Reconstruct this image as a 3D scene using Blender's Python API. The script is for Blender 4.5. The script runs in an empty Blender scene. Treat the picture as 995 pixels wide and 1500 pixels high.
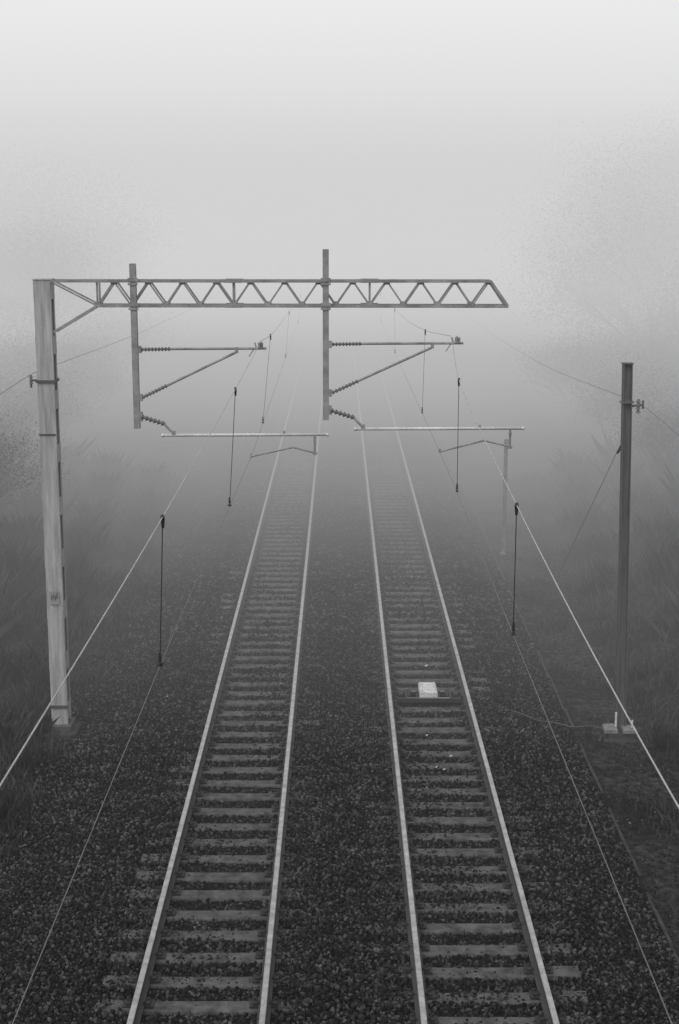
import bpy, math, random
import numpy as np
from mathutils import Vector, Matrix
random.seed(7); rng=np.random.default_rng(7)
S=bpy.context.scene
S.view_settings.view_transform='Standard'
S.view_settings.look='None'
S.view_settings.exposure=0
COL=S.collection

# ---------------- parameters ----------------
CAM_H=9.0; PITCH=11.66
TC=(-1.61,1.69); HG=0.74      # track centres, half rail spacing
GY=24.8                       # gantry distance
SKY=0.12

# ---------------- materials ----------------
def mat(name,col=0.2,rough=0.7,metal=0.0,var=0.3,scale=6.0,bump=0.0,bscale=40.0,objrand=0.0,spec=0.5,streak=False):
    m=bpy.data.materials.new(name); m.use_nodes=True
    nt=m.node_tree; N=nt.nodes; L=nt.links
    b=N['Principled BSDF']; b.inputs['Roughness'].default_value=rough; b.inputs['Metallic'].default_value=metal
    b.inputs['Specular IOR Level'].default_value=spec
    g=N.new('ShaderNodeNewGeometry')
    n=N.new('ShaderNodeTexNoise'); n.inputs['Scale'].default_value=scale; n.inputs['Detail'].default_value=4
    n.inputs['Roughness'].default_value=0.65
    if streak:
        mp=N.new('ShaderNodeMapping'); mp.inputs['Scale'].default_value=(8,8,0.7)
        L.new(g.outputs['Position'],mp.inputs[0]); L.new(mp.outputs[0],n.inputs['Vector'])
    else: L.new(g.outputs['Position'],n.inputs['Vector'])
    mr=N.new('ShaderNodeMapRange'); mr.inputs[1].default_value=0.3; mr.inputs[2].default_value=0.7
    mr.inputs[3].default_value=col*(1-var); mr.inputs[4].default_value=col*(1+var)
    L.new(n.outputs['Fac'],mr.inputs[0]); out=mr.outputs[0]
    if objrand>0:
        oi=N.new('ShaderNodeObjectInfo'); r=N.new('ShaderNodeMapRange'); 
        r.inputs[3].default_value=1-objrand; r.inputs[4].default_value=1+objrand*2.8
        pw=N.new('ShaderNodeMath'); pw.operation='POWER'; pw.inputs[1].default_value=3.0
        L.new(oi.outputs['Random'],pw.inputs[0]); L.new(pw.outputs[0],r.inputs[0])
        mu=N.new('ShaderNodeMath'); mu.operation='MULTIPLY'; L.new(out,mu.inputs[0]); L.new(r.outputs[0],mu.inputs[1]); out=mu.outputs[0]
    L.new(out,b.inputs['Base Color'])
    if bump>0:
        n2=N.new('ShaderNodeTexNoise'); n2.inputs['Scale'].default_value=bscale; n2.inputs['Detail'].default_value=3
        L.new(g.outputs['Position'],n2.inputs['Vector'])
        bp=N.new('ShaderNodeBump'); bp.inputs['Strength'].default_value=bump; bp.inputs['Distance'].default_value=0.02
        L.new(n2.outputs['Fac'],bp.inputs['Height']); L.new(bp.outputs[0],b.inputs['Normal'])
    return m
M_rail=mat('rail_steel_rust',0.04,0.7,0.0,0.4,20)
M_head=mat('rail_head_worn_steel',0.50,0.40,0.85,0.3,6,0.25,60)
M_sleeper=mat('weathered_concrete_sleeper',0.08,0.85,0,0.6,5,0.5,60,spec=0.25)
M_clip=mat('fastener_iron',0.022,0.7,0,0.4,10)
M_stone=mat('ballast_stone',0.026,0.8,0,0.5,2,0,40,0.75,0.22)
M_mast=mat('galvanised_mast',0.36,0.65,0.0,0.36,1.6,0.3,30,streak=True)
M_mastdark=mat('mast_inner_steel',0.07,0.8,0,0.3,3)
M_steel=mat('galvanised_weathered_steel',0.26,0.7,0.0,0.35,4,spec=0.3)
M_steelL=mat('aluminium_tube',0.6,0.5,0.1,0.15,4)
M_ins=mat('insulator_composite',0.12,0.5,0,0.2,5)
M_wire=mat('wire_damp_copper',0.42,0.6,0.1,0.15,4,spec=0.3)
M_wire2=mat('wire_copper_dull',0.16,0.6,0.1,0.2,4,spec=0.3)
M_dark=mat('dropper_dark',0.02,0.7,0,0.2,4)
M_conc=mat('concrete_foundation',0.17,0.85,0,0.5,8,0.4,40)
M_concd=mat('concrete_damp',0.045,0.9,0,0.5,6,0.4,40,spec=0.2)
M_cable=mat('cable_sheath_grey',0.07,0.7,0,0.3,5)
M_white=mat('white_plastic_housing',0.55,0.5,0,0.35,11)
M_mastR=mat('mast_grey_paint',0.10,0.75,0,0.3,2,streak=True,spec=0.3)
M_bark=mat('bark',0.05,0.9,0,0.3,5,spec=0.2)
M_leaf=mat('foliage_leaf',0.045,0.8,0,0.5,0.7,spec=0.2)
M_grass=mat('dry_grass',0.05,0.85,0,0.7,0.8,spec=0.2)

# ---------------- mesh builder ----------------
class MB:
    def __init__(s): s.v=[]; s.f=[]; s.m=[]
    def add(s,vs,fs,mi=0):
        o=len(s.v); s.v+=[tuple(v) for v in vs]; s.f+=[tuple(o+i for i in f) for f in fs]; s.m+=[mi]*len(fs)
    def box(s,c,d,mi=0,bev=0.0):
        x,y,z=c; a,b,h=d[0]/2,d[1]/2,d[2]/2
        if bev<=0:
            vs=[(x+i*a,y+j*b,z+k*h) for k in(-1,1) for j in(-1,1) for i in(-1,1)]
            s.add(vs,[(0,2,3,1),(4,5,7,6),(0,1,5,4),(2,6,7,3),(0,4,6,2),(1,3,7,5)],mi)
        else:
            vs=[]
            for k,sh in((-1,0),(1-2*bev/(2*h) if h else 1,0),(1,bev)):
                for (i,j) in((-1,-1),(1,-1),(1,1),(-1,1)):
                    vs.append((x+i*(a-sh),y+j*(b-sh),z+k*h))
            fs=[(3,2,1,0),(8,9,10,11)]
            for r in(0,4):
                for q in range(4): fs.append((r+q,r+(q+1)%4,r+4+(q+1)%4,r+4+q))
            s.add(vs,fs,mi)
    def beam(s,p,q,w,h,mi=0):
        p=Vector(p); q=Vector(q); d=(q-p).normalized()
        up=Vector((0,1,0)) if abs(d.y)<0.9 else Vector((0,0,1))
        a=d.cross(up).normalized(); b=d.cross(a).normalized()
        vs=[t+a*i*w/2+b*j*h/2 for t in(p,q) for (i,j) in((-1,-1),(1,-1),(1,1),(-1,1))]
        s.add(vs,[(0,1,2,3),(7,6,5,4)]+[(k,4+k,4+(k+1)%4,(k+1)%4) for k in range(4)],mi)
    def tube(s,p,q,r,n=8,mi=0,r2=None):
        p=Vector(p); q=Vector(q); d=(q-p).normalized(); r2=r if r2 is None else r2
        up=Vector((0,0,1)) if abs(d.z)<0.9 else Vector((1,0,0))
        a=d.cross(up).normalized(); b=d.cross(a)
        vs=[]
        for t,rr in((p,r),(q,r2)):
            for k in range(n):
                an=2*math.pi*k/n; vs.append(t+a*math.cos(an)*rr+b*math.sin(an)*rr)
        s.add(vs,[tuple(range(n)),tuple(range(2*n-1,n-1,-1))]+[(k,n+k,n+(k+1)%n,(k+1)%n) for k in range(n)],mi)
    def pipe(s,pts,r,n=6,mi=0):
        for i in range(len(pts)-1): s.tube(pts[i],pts[i+1],r,n,mi)
    def insul(s,p,q,r,nd,mi):
        p=Vector(p);q=Vector(q)
        s.tube(p,q,r*0.45,8,mi)
        for i in range(nd):
            t=(i+0.5)/nd; c=p.lerp(q,t); h=(q-p)/nd*0.28
            s.tube(c-h,c+h,r,10,mi,r*0.55)
    def obj(s,name,mats,parent=None,smooth=False):
        me=bpy.data.meshes.new(name); me.from_pydata(s.v,[],s.f)
        for m in (mats if isinstance(mats,list) else [mats]): me.materials.append(m)
        me.polygons.foreach_set('material_index',s.m)
        if smooth: me.polygons.foreach_set('use_smooth',[True]*len(s.f))
        me.update()
        o=bpy.data.objects.new(name,me); COL.objects.link(o)
        if parent: o.parent=parent
        return o
def empty(name,loc=(0,0,0)):
    e=bpy.data.objects.new(name,None); e.location=loc; e.empty_display_size=0.3; COL.objects.link(e); return e
def npobj(name,V,F,m,parent=None):
    me=bpy.data.meshes.new(name)
    me.vertices.add(len(V)); me.vertices.foreach_set('co',V.astype(np.float32).ravel())
    k=F.shape[1]
    me.loops.add(F.size); me.loops.foreach_set('vertex_index',F.astype(np.int32).ravel())
    me.polygons.add(len(F)); me.polygons.foreach_set('loop_start',np.arange(0,F.size,k,dtype=np.int32))
    me.materials.append(m); me.update(calc_edges=True); me.validate()
    o=bpy.data.objects.new(name,me)
    if parent!='nolink': COL.objects.link(o)
    if parent and parent!='nolink': o.parent=parent
    return o

# ---------------- ground ----------------
XS=np.array([-1500,-300,-60,-30,-20,-14,-10,-8,-6.5,-5.6,-5.0,-4.5,-4.0,-3.4,-1,0,0.1,3.4,3.8,4.3,4.5,5.2,6.2,7,8.5,11,15,22,35,60,300,1500.])
ZS=np.array([0.6,0.6,0.8,0.9,0.9,0.7,0.35,0.1,-0.1,-0.22,-0.26,-0.24,-0.16,-0.07,-0.06,-0.05,-0.05,-0.07,-0.18,-0.30,-0.31,-0.30,-0.28,-0.12,0.25,0.6,0.8,0.8,0.7,0.6,0.5,0.5])
def hgt(x,y):
    z=np.interp(x,XS,ZS)
    n=np.sin(x*1.7+y*0.9)*np.sin(y*1.3-x*0.6)+0.6*np.sin(x*3.1-y*2.3+1)
    amp=np.interp(np.abs(x),[0,3.5,4.5,6,9],[0.006,0.012,0.03,0.05,0.13])
    return z+n*amp
gx=np.unique(np.concatenate([np.linspace(-14,14,160),[-1500,-700,-300,-150,-80,-50,-35,-25,-18,18,25,35,50,80,150,300,700,1500]]))
gy=np.unique(np.concatenate([np.linspace(-12,75,300),np.linspace(75,200,80),[-1500,-600,-200,-60,-30,260,350,500,800,1500]]))
X,Y=np.meshgrid(gx,gy); Z=hgt(X,Y)
V=np.stack([X.ravel(),Y.ravel(),Z.ravel()],1); nx=len(gx); ny=len(gy)
i=np.arange(nx-1)[None,:]+np.arange(ny-1)[:,None]*nx; i=i.ravel()
F=np.stack([i,i+1,i+1+nx,i+nx],1)
mg=bpy.data.materials.new('ground_soil_ballast'); mg.use_nodes=True
nt=mg.node_tree; N=nt.nodes; L=nt.links; b=N['Principled BSDF']; b.inputs['Roughness'].default_value=0.95
b.inputs['Specular IOR Level'].default_value=0.15
g=N.new('ShaderNodeNewGeometry'); sp=N.new('ShaderNodeSeparateXYZ'); L.new(g.outputs['Position'],sp.inputs[0])
def noise(sc,det=5):
    n=N.new('ShaderNodeTexNoise'); n.inputs['Scale'].default_value=sc; n.inputs['Detail'].default_value=det; L.new(g.outputs['Position'],n.inputs['Vector']); return n.outputs['Fac']
def math_(op,a,c,clamp=False):
    m=N.new('ShaderNodeMath'); m.operation=op; m.use_clamp=clamp
    for k,v in((0,a),(1,c)):
        if isinstance(v,(int,float)): m.inputs[k].default_value=v
        else: L.new(v,m.inputs[k])
    return m.outputs[0]
def rmap(a,f0,f1,t0,t1):
    m=N.new('ShaderNodeMapRange'); L.new(a,m.inputs[0])
    for k,v in enumerate((f0,f1,t0,t1)): m.inputs[k+1].default_value=v
    return m.outputs[0]
def mixf(f,a,c):
    m=N.new('ShaderNodeMix'); m.data_type='FLOAT'; L.new(f,m.inputs[0])
    for k,v in((2,a),(3,c)):
        if isinstance(v,(int,float)): m.inputs[k].default_value=v
        else: L.new(v,m.inputs[k])
    return m.outputs[0]
vor=N.new('ShaderNodeTexVoronoi'); vor.inputs['Scale'].default_value=17; L.new(g.outputs['Position'],vor.inputs['Vector'])
vsep=N.new('ShaderNodeSeparateColor'); L.new(vor.outputs['Color'],vsep.inputs[0])
stone=rmap(vsep.outputs[0],0,1,0.008,0.04)
stone=math_('MULTIPLY',stone,rmap(vor.outputs['Distance'],0.1,0.6,1.2,0.25))
wig=math_('MULTIPLY',math_('SUBTRACT',noise(1.3),0.5),1.2)
xw=math_('ADD',sp.outputs[0],wig)
xr=math_('ADD',sp.outputs[0],math_('MULTIPLY',wig,0.15))
soil=math_('MULTIPLY',rmap(noise(7,9),0.35,0.65,0.010,0.045),rmap(noise(0.9,4),0.35,0.65,0.5,1.5))
grass=math_('MULTIPLY',rmap(noise(9,8),0.3,0.7,0.012,0.045),rmap(noise(0.6,4),0.35,0.65,0.6,1.4))
c=mixf(rmap(xr,4.2,4.5,0,1),stone,soil)
c=mixf(rmap(xw,5.8,6.8,0,1),c,grass)
c=mixf(rmap(xw,-5.0,-5.6,0,1),c,grass)
L.new(c,b.inputs['Base Color'])
bp=N.new('ShaderNodeBump'); bp.inputs['Distance'].default_value=0.06; bp.inputs['Strength'].default_value=1.0
L.new(math_('SUBTRACT',noise(14,6),vor.outputs['Distance']),bp.inputs['Height']); L.new(bp.outputs[0],b.inputs['Normal'])
npobj('ground',V,F,mg)

# ---------------- ballast stones (one instanced object) ----------------
def jitter(x0,x1,y0,y1,step):
    xs=np.arange(x0,x1,step); ys=np.arange(y0,y1,step); A,B=np.meshgrid(xs,ys)
    A=A.ravel()+rng.uniform(-.5,.5,A.size)*step*1.1; B=B.ravel()+rng.uniform(-.5,.5,B.size)*step*1.1
    return A,B
P=[];SZ=[]
for (y0,y1,st,sz) in((12.5,30,0.046,0.029),(30,44,0.072,0.042),(44,60,0.12,0.06)):
    A,B=jitter(-5.4,4.3,y0,y1,st)
    keep=rng.uniform(0,1,A.size)<np.interp(A,[-5.4,-4.6,4.1,4.3],[0.1,1,1,0.8])
    A=A[keep];B=B[keep]
    big=np.sin(A*2.1+B*1.1)*np.sin(B*0.7-A*1.3)+.5*np.sin(A*.9-B*.37+1)
    out=np.zeros_like(A)
    for t in TC:
        dd=np.abs(A-t); out=np.maximum(out,((dd>HG+0.12)&(dd<1.5))*(.6+.4*np.clip((dd-HG-.12)/.35,0,1)))
    inn=np.zeros_like(A)
    for t in TC: inn=np.maximum(inn,(np.abs(A-t)<=HG+0.12)*1.0)
    z=hgt(A,B)+0.028+rng.uniform(-.012,.018,A.size)+0.006*big+out*(0.038+0.016*big)-inn*(0.024-.009*big)
    P.append(np.stack([A,B,z],1)); SZ.append(rng.uniform(0.6,1.4,A.size)*sz)
A=rng.uniform(4.2,6.8,5200);B=rng.uniform(12,45,5200)
kk=(np.sin(A*3+B*1.3)*np.sin(B*1.9-A)+rng.uniform(-.8,.8,A.size))>-.1; A=A[kk];B=B[kk]
P.append(np.stack([A,B,hgt(A,B)+0.005],1));SZ.append(rng.uniform(.4,1.1,A.size)*.03)
P=np.concatenate(P);SZ=np.concatenate(SZ)
me=bpy.data.meshes.new('ballast_gravel'); me.vertices.add(len(P)); me.vertices.foreach_set('co',P.astype(np.float32).ravel())
at=me.attributes.new('sz','FLOAT','POINT'); at.data.foreach_set('value',SZ.astype(np.float32)); me.materials.append(M_stone); me.update()
bo=bpy.data.objects.new('ballast_gravel',me); COL.objects.link(bo)
ng=bpy.data.node_groups.new('stones','GeometryNodeTree')
ng.interface.new_socket(name='Geometry',in_out='INPUT',socket_type='NodeSocketGeometry')
ng.interface.new_socket(name='Geometry',in_out='OUTPUT',socket_type='NodeSocketGeometry')
n_=ng.nodes; l_=ng.links
gi=n_.new('NodeGroupInput'); go=n_.new('NodeGroupOutput')
ico=n_.new('GeometryNodeMeshIcoSphere'); ico.inputs['Radius'].default_value=1; ico.inputs['Subdivisions'].default_value=1
wn=n_.new('ShaderNodeTexWhiteNoise'); wn.noise_dimensions='3D'
pos=n_.new('GeometryNodeInputPosition'); l_.new(pos.outputs[0],wn.inputs['Vector'])
vs=n_.new('ShaderNodeVectorMath'); vs.operation='SUBTRACT'; l_.new(wn.outputs['Color'],vs.inputs[0]); vs.inputs[1].default_value=(.5,.5,.5)
vm=n_.new('ShaderNodeVectorMath'); vm.operation='SCALE'; l_.new(vs.outputs[0],vm.inputs[0]); vm.inputs['Scale'].default_value=0.75
spn=n_.new('GeometryNodeSetPosition'); l_.new(ico.outputs[0],spn.inputs['Geometry']); l_.new(vm.outputs[0],spn.inputs['Offset'])
smt=n_.new('GeometryNodeSetMaterial'); smt.inputs['Material'].default_value=M_stone; l_.new(spn.outputs[0],smt.inputs[0])
ssm=n_.new('GeometryNodeSetShadeSmooth'); ssm.inputs['Shade Smooth'].default_value=False; l_.new(smt.outputs[0],ssm.inputs[0])
iop=n_.new('GeometryNodeInstanceOnPoints'); l_.new(gi.outputs[0],iop.inputs['Points']); l_.new(ssm.outputs[0],iop.inputs['Instance'])
rr=n_.new('FunctionNodeRandomValue'); rr.data_type='FLOAT_VECTOR'; rr.inputs[0].default_value=(0,0,0); rr.inputs[1].default_value=(6.28,6.28,6.28)
l_.new(rr.outputs[0],iop.inputs['Rotation'])
rs=n_.new('FunctionNodeRandomValue'); rs.data_type='FLOAT_VECTOR'; rs.inputs[0].default_value=(.7,.6,.5); rs.inputs[1].default_value=(1.4,1.1,1.0); rs.inputs['Seed'].default_value=4
na=n_.new('GeometryNodeInputNamedAttribute'); na.data_type='FLOAT'; na.inputs['Name'].default_value='sz'
sc=n_.new('ShaderNodeVectorMath'); sc.operation='SCALE'; l_.new(rs.outputs[0],sc.inputs[0]); l_.new(na.outputs['Attribute'],sc.inputs['Scale'])
l_.new(sc.outputs[0],iop.inputs['Scale']); l_.new(iop.outputs[0],go.inputs[0])
md=bo.modifiers.new('stones','NODES'); md.node_group=ng

# ---------------- tracks ----------------
def track(cx,phase):
    E=empty('railway_track',(cx,0,0))
    for sgn in(-1,1):
        x=sgn*HG; body=MB(); head=MB()
        prof=[(-.075,0),(.075,0),(.075,.012),(.014,.035),(.012,.125),(.034,.138),(.036,.155),(-.036,.155),(-.034,.138),(-.012,.125),(-.014,.035),(-.075,.012)]
        ys=list(range(-8,60,4))+list(range(60,421,20)); n=len(prof)
        body.add([(x+p[0],y,p[1]+.012) for y in ys for p in prof],[(k*n+j,k*n+(j+1)%n,(k+1)*n+(j+1)%n,(k+1)*n+j) for k in range(len(ys)-1) for j in range(n) if j!=6])
        hp=[(.0362,.150),(.036,.163),(.029,.170),(-.029,.170),(-.036,.163),(-.0362,.150)]; n=len(hp)
        head.add([(x+p[0],y,p[1]+.012) for y in ys for p in hp],[(k*n+j,k*n+j+1,(k+1)*n+j+1,(k+1)*n+j) for k in range(len(ys)-1) for j in range(n-1)])
        body.obj('rail_web_foot',M_rail,E); head.obj('rail_head',M_head,E)
    sl=MB(); cl=MB(); y=-4+phase; 
    while y<120:
        dy=random.uniform(-.012,.012); dz=random.uniform(-.008,.006)-.004; tilt=random.uniform(-.008,.008)
        st=[(-1.24,0.0),(-.95,0.0),(-.45,-.018),(.45,-.018),(.95,0.0),(1.24,0.0)]; vs_=[]
        for (x,dzz) in st:
            zt=dz+dzz; 
            for (a,zz) in((-.145,-.2),(-.115,zt-.014),(-.1,zt),(.1,zt),(.115,zt-.014),(.145,-.2)):
                vs_.append((x,y+dy+a+tilt*x,zz))
        fs=[(k*6+j,(k+1)*6+j,(k+1)*6+j+1,k*6+j+1) for k in range(5) for j in range(5)]+[(5,4,3,2,1,0),tuple(range(30,36))]
        sl.add(vs_,fs)
        if y<62:
            for sx in(-HG,HG):
                yy=y+dy
                cl.box((sx,yy,.004),(.36,.16,.014))
                for q in(-1,1):
                    cl.box((sx+q*.115,yy,.03),(.055,.11,.045),0,.008)
                    cl.tube((sx+q*.12,yy,.04),(sx+q*.12,yy,.085),.016,6)
                    cl.beam((sx+q*.06,yy-.05,.035),(sx+q*.13,yy+.02,.062),.016,.016)
        y+=0.56
    sl.obj('sleepers',M_sleeper,E); cl.obj('rail_fasteners',M_clip,E)
track(TC[0],0.1); track(TC[1],0.3)

# ---------------- overhead gantry ----------------
def gantry(yg):
    E=empty('overhead_line_gantry',(0,yg,0))
    m=MB(); x0,y0=-5.1,0.0; W,D=.29,.34; zb,zt=-.3,7.97
    for s in(-1,1):
        m.box((x0,y0+s*(D/2-.006),(zb+zt)/2),(W,.012,zt-zb),0)
        for q in(-1,1): m.box((x0+q*(W/2-.005),y0+s*(D/2-.012-.035),(zb+zt)/2),(.01,.07,zt-zb-.01),0)
    z=zb+.5
    while z<zt:
        for q in(-1,1): m.box((x0+q*(W/2+.004),y0,z),(.008,D-.04,.32),0)
        z+=.95
    m.box((x0,y0,(zb+zt)/2),(W-.06,.02,zt-zb-.1),1)
    m.box((x0,y0,zt+.008),(W+.03,D+.03,.012),0)
    m.box((x0,y0,6.23),(W+.05,D+.05,.045),1)
    m.box((x0-.01,y0-D/2-.01,5.3),(W+.01,.012,.025),1)
    m.box((x0,y0-D/2-.012,.30),(W+.03,.02,.05),1)
    m.obj('mast',[M_mast,M_mastdark],E)
    f=MB(); f.box((x0,y0,-.3),(.62,.7,.3),0,.04); f.box((x0,y0,-.1),(.42,.46,.12),1,.02)
    for q in(-1,1): 
        for s in(-1,1): f.tube((x0+q*.2,y0+s*.25,-.16),(x0+q*.2,y0+s*.25,-.05),.018,6,1)
    f.obj('foundation',[M_concd,M_mastdark],E)
    p=MB(); p.box((x0+.0,-D/2-.02,2.35),(.17,.006,.24),0)
    for k in range(4): p.box((x0-.045+.03*k,-D/2-.025,2.35+.03*(k%2)),(.018,.004,.09),1)
    p.obj('number_plate',[M_steel,M_mastdark],E)
    br=MB(); br.beam((x0-W/2,0,6.23),(x0-.30,0,6.23),.04,.04); br.tube((x0-.29,0,6.10),(x0-.29,0,6.25),.02,6)
    br.insul((x0-.29,0,6.16),(x0-.29,0,6.32),.04,3,0); br.obj('feeder_bracket',M_ins,E)
    t=MB(); zt_,zb_=7.95,7.53
    xb=[-4.16+.585*k for k in range(13)]; xt=[v+.2925 for v in xb[:-1]]
    for s in(-.16,.16):
        t.beam((-4.95,s,zt_),(xt[-1]+.03,s,zt_-.005),.045,.05); t.beam((xb[0],s,zb_),(xb[-1]+.04,s,zb_-.01),.05,.05)
        t.beam((-4.93,s,zt_-.02),(xb[0],s,zb_),.026,.03)
        t.beam((-4.93,s,7.08),(xb[0]-.02,s,zb_-.01),.045,.045)
        for k in range(12):
            s2=s*.93
            t.beam((xb[k],s2,zb_),(xt[k],s2,zt_),.028,.02); t.beam((xt[k],s2,zt_),(xb[k+1],s2,zb_),.028,.02)
            t.box((xt[k],s*.85,zt_-.03),(.11,.008,.06)); t.box((xb[k],s*.85,zb_+.03),(.11,.008,.06))
        for xx in(xb[0],xb[4]+.0,xb[8]+.0):
            t.beam((xx,s*.8,zb_),(xx,s*.8,zt_),.03,.03)
        t.box((xb[4],s,zb_+.0),(.3,.065,.065)); t.box((xb[4],s,zt_),(.3,.06,.06))
        t.box((xb[8],s,zb_),(.3,.065,.065)); t.box((xb[8],s,zt_),(.3,.06,.06))
        t.beam((xt[-1]+.02,s,zt_),(xb[-1]+.03,s,zb_),.045,.045)
    for k in range(13): 
        t.beam((xb[k],-.15,zb_),(xb[k],.15,zb_),.03,.03)
        if k<12: t.beam((xt[k],-.15,zt_),(xt[k],.15,zt_),.03,.03)
    t.obj('lattice_beam',M_steel,E)
    def hanger(px,z0,z1):
        h=MB(); yy=-.25
        h.box((px,yy-.045,(z0+z1)/2),(.105,.01,z1-z0)); h.box((px,yy+.045,(z0+z1)/2),(.105,.01,z1-z0)); h.box((px,yy,(z0+z1)/2),(.012,.08,z1-z0-.01))
        for zz in(zt_,zb_):
            h.box((px,yy-.06,zz+.03),(.17,.016,.06)); h.box((px,yy-.06,zz-.045),(.17,.016,.035))
            for q in(-.075,.075): h.tube((px+q,yy-.08,zz+.0),(px+q,.2,zz+.0),.012,6)
        return h.obj('hanging_post',M_steel,E)
    hanger(-3.52,5.42,8.25); hanger(-.235,5.57,8.49)
    def cant(px,zu,xe,zd0,xd,zd1,zl,xl0,xl1,zl0,xq,arm):
        c=MB(); y=-.25
        c.box((px+.07,y,zu),(.07,.09,.12)); c.insul((px+.1,y,zu),(px+.62,y,zu+.01),.042,9,1); c.tube((px+.6,y,zu+.01),(xe,y,zu+.02),.022,8,0)
        c.box((px+.07,y,zd0),(.07,.09,.12)); d=Vector((xd-px-.1,0,zd1-zd0)); q=Vector((px+.1,y,zd0))
        c.insul(q,q+d*.27,.042,8,1); c.tube(q+d*.26,q+d,.022,8,0); c.box((xd,y,zd1+.03),(.05,.05,.1)); 
        c.box((xe-.1,y,zu+.07),(.09,.06,.1)); c.tube((xe-.16,y,zu+.0),(xe-.2,y,zu+.12),.014,6,0); c.tube((xe-.1,y-.15,zu+.12),(xe-.1,y+.15,zu+.12),.016,6)
        c.tube((xe-.22,y,zu),(xe-.30,y,zu-.12),.01,6)
        c.box((px+.06,y,zl),(.08,.09,.16)); c.insul((px+.08,y-.03,zl),(px+.5,y-.1,zl-.12),.05,6,1); c.tube((px+.48,y-.1,zl-.12),(px+.66,y-.12,zl0+.0),.022,8,0)
        c.box((px+.64,y-.12,zl0+.02),(.07,.05,.09))
        c.tube((xl1-.22,y-.12,zl0),(xl1-.22,y-.12,zl0-.32),.018,8); c.box((xl1-.22,y-.12,zl0-.1),(.05,.05,.05)); c.tube((xl1-.75,y-.12,zl0-.0),(xl1-.75,y-.12,zl0+.06),.02,6)
        c.box((xl1-.22,y-.12,zl0-.33),(.07,.05,.05))
        c.pipe([(p_[0],y-.12+.1*i_,p_[1]) for i_,p_ in enumerate(arm)],.016,8)
        c.tube((arm[-1][0],0,arm[-1][1]+.02),(arm[-1][0],0,arm[-1][1]-.05),.02,6)
        c.obj('cantilever_arm',[M_steel,M_ins],E)
        l=MB(); l.tube((xl0,y-.12,zl0-.012),(xl1,y-.12,zl0),.027,10); l.tube((xl0-.03,y-.12,zl0-.012),(xl0+.02,y-.12,zl0-.012),.033,8); l.tube((xl1-.02,y-.12,zl0),(xl1+.02,y-.12,zl0),.033,8)
        l.obj('registration_tube',M_steelL,E,True)
    cant(-3.52,6.79,-1.26,5.96,-1.77,6.75,5.63,-3.06,-.21,5.33,0,[(-.39,5.0),(-.81,5.09),(-1.56,4.91)])
    cant(-.235,6.88,2.13,6.04,1.6,6.83,5.74,.28,3.18,5.44,0,[(3.0,5.11),(2.52,5.21),(1.77,5.0)])
GY2=120.0
gantry(GY); gantry(GY2)

# ---------------- overhead wires ----------------
def interp(keys,y):
    ks=np.array([k[0] for k in keys]); 
    i=int(np.clip(np.searchsorted(ks,y)-1,0,len(ks)-2)); 
    def tan(j,c):
        a=max(j-1,0); b_=min(j+1,len(keys)-1); return (keys[b_][c]-keys[a][c])/(keys[b_][0]-keys[a][0])
    h=keys[i+1][0]-keys[i][0]; t=(y-keys[i][0])/h; r=[]
    for c in(1,2):
        p0,p1=keys[i][c],keys[i+1][c]; m0,m1=tan(i,c)*h,tan(i+1,c)*h
        if keys[i][0]==GY: m0=(p1-p0)
        if keys[i+1][0]==GY: m1=(p1-p0)
        r.append((2*t**3-3*t*t+1)*p0+(t**3-2*t*t+t)*m0+(-2*t**3+3*t*t)*p1+(t**3-t*t)*m1)
    return r
def wire(mb,keys,r,step=1.0,mi=0):
    y=keys[0][0]; pts=[]
    while y<keys[-1][0]+.001:
        x,z=interp(keys,y); pts.append((x,y,z)); y+=step
    n=6; vs_=[(p[0]+r*math.cos(k*math.pi/3),p[1],p[2]+r*math.sin(k*math.pi/3)) for p in pts for k in range(n)]
    mb.add(vs_,[(i*n+k,i*n+(k+1)%n,(i+1)*n+(k+1)%n,(i+1)*n+k) for i in range(len(pts)-1) for k in range(n)],mi)
catL=[(-16,-1.66,6.8),(-4,-1.66,6.42),(6.5,-1.65,6.30),(12.75,-1.62,6.32),(20.3,-1.49,6.61),(GY,-1.36,6.92),(29,-1.4,6.68),(37,-1.48,6.4),(60,-1.56,6.0),(90,-1.5,6.1),(GY2,-1.36,6.92)]
conL=[(-16,-1.72,4.95),(12.75,-1.68,4.9),(20.3,-1.6,4.9),(GY,-1.56,4.88),(60,-1.66,4.9),(GY2,-1.56,4.88)]
catR=[(-16,1.7,6.7),(-4,1.7,6.28),(6.7,1.7,6.11),(13.76,1.748,6.23),(21.4,1.80,6.62),(GY,1.95,7.0),(30,1.8,6.7),(38,1.72,6.42),(62,1.66,6.0),(90,1.8,6.1),(GY2,2.03,7.0)]
conR=[(-16,1.66,4.95),(13.76,1.747,4.9),(21.4,1.80,4.9),(GY,1.77,4.96),(62,1.68,4.92),(GY2,1.77,4.96)]
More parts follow.
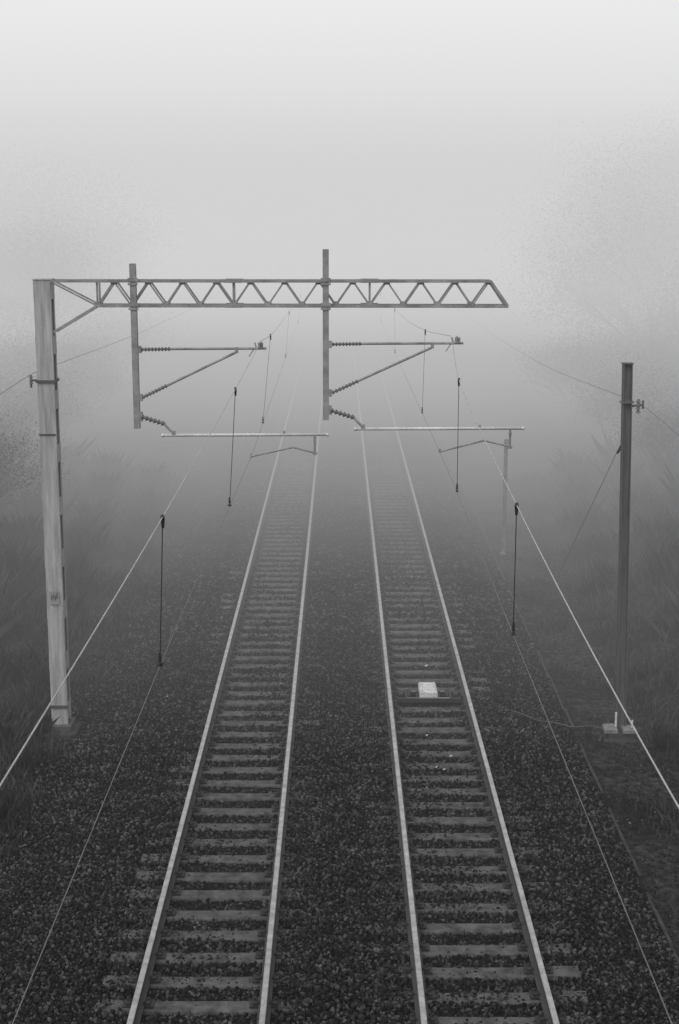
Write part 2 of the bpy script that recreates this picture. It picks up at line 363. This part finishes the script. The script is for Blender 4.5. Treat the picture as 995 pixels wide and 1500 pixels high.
for cat,con,ds in((catL,conL,(-3,4,12.75,20.3,29,43,57,71,85,99)),(catR,conR,(-2,5.5,13.76,21.4,30,44,58,72,86,100))):
    E=empty('overhead_contact_line')
    a=MB(); wire(a,cat,.0058); a.obj('catenary_wire',M_wire,E,True)
    a=MB(); wire(a,con,.0042); a.obj('contact_wire',M_wire2,E,True)
    d=MB()
    for y in ds:
        xt_,zt2=interp(cat,y); xb_,zb2=interp(con,y)
        d.tube((xt_,y,zt2),(xb_,y,zb2),.0052 if y<28 else .004,6)
        d.beam((xt_,y-.03,zt2+.015),(xt_,y+.03,zt2-.03),.03,.035); d.tube((xt_,y,zt2-.1),(xt_,y,zt2-.03),.014,6,0,.02)
        d.tube((xb_,y,zb2+.04),(xb_,y,zb2+.13),.02,6,0,.011); d.beam((xb_-.01,y-.05,zb2+.02),(xb_+.01,y+.05,zb2+.0),.026,.03)
    d.obj('droppers',M_dark,E)

# ---------------- right feeder mast ----------------
E=empty('steel_feeder_mast',(5.17,GY,-.3))
m=MB(); base=Vector((0,0,0)); top=Vector((-.15,0,6.82))
for s in(-1,1): m.beam(base+Vector((s*.072,0,0)),top+Vector((s*.072,0,0)),.016,.16)
m.beam(base,top,.13,.012)
m.box((-.15,0,6.83),(.19,.18,.015))
m.obj('h_section_mast',M_mastR,E)
m=MB(); m.box((0,0,.02),(.55,.5,.2),0,.04); m.box((-.22,-.1,.16),(.24,.3,.1),1,.03); m.box((.12,-.12,.15),(.26,.26,.08),1,.02); m.box((-.02,0,-.02),(.95,.75,.08),0,.03)
m.obj('foundation',[M_concd,M_conc],E)
m=MB(); m.box((-.13,-.16,.32),(.035,.02,.34),0); m.box((.16,-.2,.28),(.03,.02,.14),0); m.obj('marker_plate',M_white,E)
m=MB(); z=6.08; x=-.13
m.beam((x+.08,0,z),(x+.28,0,z+.02),.04,.04); m.insul((x+.2,0,z-.13),(x+.2,0,z+.12),.045,4,0); m.beam((x-.12,0,z+.07),(x+.1,0,z+.07),.03,.19); m.tube((x+.28,0,z-.05),(x+.28,0,z+.1),.02,6)
m.obj('insulator_bracket',M_ins,E)
m=MB(); m.tube((-.1,.1,5.6),(.45,11,.1),.005,5); m.insul((-.06,.7,5.25),(-.05,1.1,5.06),.03,3,0); m.obj('stay_wire',M_dark,E)
E=empty('feeder_wire')
m=MB(); wire(m,[(-20,5.5,5.6),(0,5.4,4.9),(12,5.34,5.2),(GY,5.32,5.80),(38,5.3,5.25),(60,5.3,5.05),(GY2,5.3,5.8)],.005); m.obj('conductor',M_wire2,E)
E=empty('feeder_wire')
m=MB(); wire(m,[(-20,-5.4,6.2),(0,-5.4,5.6),(GY,-5.39,6.34),(40,-5.4,5.95),(62,-5.4,5.75),(GY2,-5.39,6.34)],.005); m.obj('conductor',M_wire2,E)

# small far trackside post
m=MB(); m.box((4.62,39,1.25),(.10,.10,3.1),0,.02); m.box((4.62,38.92,2.9),(.13,.05,.26),0,.02); m.box((4.62,39,-.3),(.2,.2,.2),0,.03)
m.obj('trackside_marker_post',M_conc)

# ---------------- balise ----------------
E=empty('track_balise',(TC[1],26.0,0))
m=MB(); m.box((0.0,0,.16),(.34,.56,.13),0,.03); m.box((0,0,.235),(.22,.36,.02),0,.008)
for q in(-1,1):
    for s in(-1,1): m.tube((q*.13,s*.24,.22),(q*.13,s*.24,.235),.014,6)
m.obj('housing',M_white,E)
m=MB(); m.box((0,-.34,.07),(1.2,.09,.07)); m.box((0,.1,.06),(1.1,.07,.05)); 
for q in(-1,1): 
    m.box((q*.2,-.1,.06),(.05,.6,.03)); m.box((q*.42,-.1,.08),(.05,.55,.07)); m.box((q*.52,-.15,.1),(.09,.18,.1),0,.01); m.tube((q*.36,-.2,.08),(q*.36,.15,.1),.03,8)
m.obj('mounting_frame',M_clip,E)
m=MB(); m.box((0,-.345,.112),(.8,.035,.012)); m.box((-.3,.1,.092),(.16,.03,.012)); m.box((.32,.1,.092),(.14,.03,.012)); m.obj('frame_edges',M_conc,E)
m=MB(); pts=[]
for k in range(31):
    u=k/30; x=TC[1]+.6+u*(5.0-TC[1]-.6); y=25.4-.7*u+.1*math.sin(u*9)+.05*math.sin(u*23)
    pts.append((x,y,float(hgt(np.array(x),np.array(y)))+.05+(.03 if abs(x-2.43)>.15 else -.03)))
m.pipe(pts,.010,6); m.obj('signal_cable',M_cable)
m=MB()
for (x,y,s) in((1.78,27.9,.03),(1.74,22.3,.02),(1.62,22.4,.015),(1.9,22.9,.02),(-3.3,26,.015),(1.55,23.9,.02)):
    m.beam((x-s,y,.02),(x+s,y+s*.6,.035),s*.7,s*.9)
m.obj('litter_scraps',M_white)

# edging along the cess
m=MB(); y=9
while y<60:
    x=4.33+random.uniform(-.02,.02); z=float(hgt(np.array(x),np.array(y)))
    if random.random()>.12: m.box((x,y+.49,z-.02+random.uniform(-.025,.015)),(.055,.97,.12),0,.012)
    y+=1.0
m.obj('cess_edging',M_concd)

# ---------------- grass ----------------
def grass(name,n,xr,yr,hmin,hmax,sgn,dens,x0=5):
    x=rng.uniform(xr[0],xr[1],n); y=yr[0]+(yr[1]-yr[0])*rng.uniform(0,1,n)**1.3
    cl=np.sin(x*2.3+y*.7)*np.sin(y*1.1-x*1.7)+.5*np.sin(x*5+y*3)
    k=(cl+rng.uniform(-.9,.9,n))>dens; x=x[k]*sgn;y=y[k];cl=cl[k]; n=len(x)
    z=hgt(x,y)-.02; h=rng.uniform(hmin,hmax,n)*(1+.5*cl)*np.interp(np.abs(x),[x0,x0+2,10],[.4,1,1.5]); w=rng.uniform(.008,.018,n)*np.interp(y,[15,60],[1,2.5])
    a=rng.uniform(0,6.28,n); lx=rng.normal(0,.3,n)*h; ly=rng.normal(0,.3,n)*h
    dx=np.cos(a)*w; dy=np.sin(a)*w
    V=np.stack([np.stack([x-dx,y-dy,z],1),np.stack([x+dx,y+dy,z],1),np.stack([x+dx*.6+lx*.4,y+dy*.6+ly*.4,z+h*.6],1),np.stack([x+lx,y+ly,z+h],1)],1).reshape(-1,3)
    F=np.arange(n)[:,None]*4
    F=np.concatenate([F+np.array([[0,1,2]]),F+np.array([[0,2,3]])])
    npobj(name,V,F,M_grass)
grass('tall_grass',80000,(4.8,12),(13,50),.15,.7,-1,-.15)
grass('tall_grass',65000,(5.7,13),(18,50),.15,.7,1,-.1,5.8)
grass('verge_weeds',18000,(4.4,6.6),(12,45),.04,.18,1,.3,3)

# ---------------- trees ----------------
def tree_mesh(name,H,spread,nleaf,leaf,seed,bush=False):
    r=random.Random(seed); g_=np.random.default_rng(seed)
    mb=MB(); tips=[]
    def branch(p,d,l,rad,dep):
        q=p+d*l*.5; d2=(d+Vector((r.gauss(0,.15),r.gauss(0,.15),r.gauss(.05,.1)))).normalized(); e=q+d2*l*.5
        mb.tube(p,q,rad,4,0,rad*.8); mb.tube(q,e,rad*.8,4,0,rad*.55)
        tips.append((e,l)); tips.append((q,l))
        if dep<=0: return
        for k in range(r.choice((3,4,4)) if dep>1 else 3):
            az=r.uniform(0,6.28); el=r.uniform(.3,.95)
            nd=(d2*math.cos(el)+Vector((math.cos(az),math.sin(az),r.uniform(-.1,.5)))*math.sin(el)*spread).normalized()
            st=p.lerp(e,r.uniform(.45,1)) 
            branch(st,nd,l*r.uniform(.55,.78),rad*.5,dep-1)
    if bush:
        for k in range(7):
            a=r.uniform(0,6.28); branch(Vector((r.uniform(-.6,.6),r.uniform(-.6,.6),0)),Vector((math.cos(a)*.5,math.sin(a)*.5,1)).normalized(),H*.42,.03,3)
    else:
        branch(Vector((0,0,-.2)),Vector((0,0,1)),H*.36,H*.010,4)
    T=np.array([t[0][:] for t in tips]); 
    idx=g_.integers(0,len(T),nleaf); c=T[idx]+g_.normal(0,.09*H if not bush else .4,(nleaf,3))*np.array([1,1,.8])
    keep=c[:,2]>(0.1 if bush else H*.05); c=c[keep]; n=len(c)
    u=g_.normal(0,1,(n,3)); u/=np.linalg.norm(u,axis=1)[:,None]; v=g_.normal(0,1,(n,3)); v-=u*(u*v).sum(1)[:,None]; v/=np.linalg.norm(v,axis=1)[:,None]
    s=g_.uniform(.4,1.2,n)[:,None]*leaf
    V=np.stack([c-u*s,c+v*s*.5,c+u*s,c-v*s*.5],1).reshape(-1,3); F=np.arange(n)[:,None]*4+np.array([[0,1,2,3]])
    a=mb.obj(name+'_wood',M_bark); me1=a.data; bpy.data.objects.remove(a)
    b_=npobj(name+'_leaves',V,F,M_leaf,'nolink'); me2=b_.data; bpy.data.objects.remove(b_)
    return me1,me2
TM=[tree_mesh('tree%d'%k,11+k,1.0,26000,.055,20+k) for k in range(4)]
BM_=[tree_mesh('bush%d'%k,3.4+.5*k,1.1,10000,.04,50+k,True) for k in range(3)]
def place(E,ms,x,y,s,i,nm):
    z=float(hgt(np.array(x),np.array(y)))-.05; rz=random.uniform(0,6.28)
    t=bpy.data.objects.new('%s_%d'%(nm,i),None); t.location=(x,y,z); t.rotation_euler=(0,0,rz); t.scale=(s*random.uniform(.9,1.15),s*random.uniform(.9,1.15),s); COL.objects.link(t); t.parent=E
    for me_,nn in zip(ms,('wood','leaves')):
        o=bpy.data.objects.new('%s_%s_%d'%(nm,nn,i),me_); COL.objects.link(o); o.parent=t
for sgn in(-1,1):
    E=empty('tree_line'); i=0
    for y in np.arange(60,92,4.5):
        for row in range(2):
            x=sgn*(14.2+row*5.5+random.uniform(-1.5,2.5)+ (1.0 if sgn>0 else 0)); place(E,random.choice(TM),x,y+random.uniform(-2,2),random.uniform(.8,1.15)*(1+.12*row)*np.interp(y,[60,80],[.72,1.05])*(1.08 if sgn>0 else .95),i,'tree'); i+=1
    E=empty('bush_thicket'); i=0
    for y in np.arange(35,72,3.2):
        for row in range(2):
            x=sgn*(10.8+row*3+random.uniform(-.8,1.2)); place(E,random.choice(BM_),x,y+random.uniform(-1,1),random.uniform(.6,1.05)*np.interp(y,[32,50],[.6,1.15]),i,'bush'); i+=1

# ---------------- fog: absorbing volumes, denser farther out; added glow, stronger with height, replaces scattering ----------------
FE=empty('glow_fog')
def glow_fog(name,lo,hi,dens,lum):
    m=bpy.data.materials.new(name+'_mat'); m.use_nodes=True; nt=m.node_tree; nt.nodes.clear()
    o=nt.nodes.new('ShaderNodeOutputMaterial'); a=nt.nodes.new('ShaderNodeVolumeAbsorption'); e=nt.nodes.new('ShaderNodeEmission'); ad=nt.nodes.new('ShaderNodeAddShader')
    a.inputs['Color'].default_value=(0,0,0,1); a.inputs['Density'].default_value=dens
    e.inputs['Color'].default_value=(1,1,1,1); e.inputs['Strength'].default_value=dens*lum  # volume emits by itself, standing in for multiply scattered light
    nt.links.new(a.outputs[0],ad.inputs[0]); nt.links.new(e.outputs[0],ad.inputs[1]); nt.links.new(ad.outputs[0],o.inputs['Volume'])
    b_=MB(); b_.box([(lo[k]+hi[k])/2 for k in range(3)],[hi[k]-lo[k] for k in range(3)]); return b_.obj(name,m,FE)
glow_fog('glow_haze',(-400,10,-6),(400,22.995,26),.003,.40)
glow_fog('glow_fog_front',(-400,23,-6),(400,34.995,28),.017,.43)
ZL=[-6,1.5,3.5,5.8,12,13.5,15.5,18.5,30]; LL=[.35,.44,.56,.71,.79,.87,.96,1.06]  # glow level per layer, raised with height
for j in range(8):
    glow_fog('glow_fog_bank_%d'%j,(-700,35,ZL[j]+.002),(700,1200,ZL[j+1]-.002),.050,LL[j])

# ---------------- sky, sun ----------------
w=bpy.data.worlds.new('World'); S.world=w; w.use_nodes=True; nt=w.node_tree
bg=nt.nodes['Background']; sk=nt.nodes.new('ShaderNodeTexSky'); sk.sky_type='NISHITA'; sk.sun_disc=False
EL=55; AZ=200
sk.sun_elevation=math.radians(EL); sk.sun_rotation=math.radians(AZ); sk.dust_density=5; sk.air_density=1.5
bw=nt.nodes.new('ShaderNodeRGBToBW'); nt.links.new(sk.outputs[0],bw.inputs[0]); nt.links.new(bw.outputs[0],bg.inputs[0]); bg.inputs[1].default_value=SKY
sd=bpy.data.lights.new('sun','SUN'); sd.energy=0.8; sd.angle=math.radians(50); sd.color=(1,1,1)
so=bpy.data.objects.new('sun',sd); COL.objects.link(so); so.location=(0,0,60)
dv=Vector((math.sin(math.radians(AZ))*math.cos(math.radians(EL)),math.cos(math.radians(AZ))*math.cos(math.radians(EL)),math.sin(math.radians(EL))))
so.rotation_euler=dv.to_track_quat('Z','Y').to_euler()

# ---------------- camera ----------------
cd=bpy.data.cameras.new('camera'); cd.lens=50; cd.sensor_fit='VERTICAL'; cd.sensor_height=36; cd.sensor_width=24; cd.clip_end=4000; cd.clip_start=.05
co=bpy.data.objects.new('camera',cd); COL.objects.link(co); co.location=(0,0,CAM_H); co.rotation_euler=(math.radians(90-PITCH),0,0)
S.camera=co
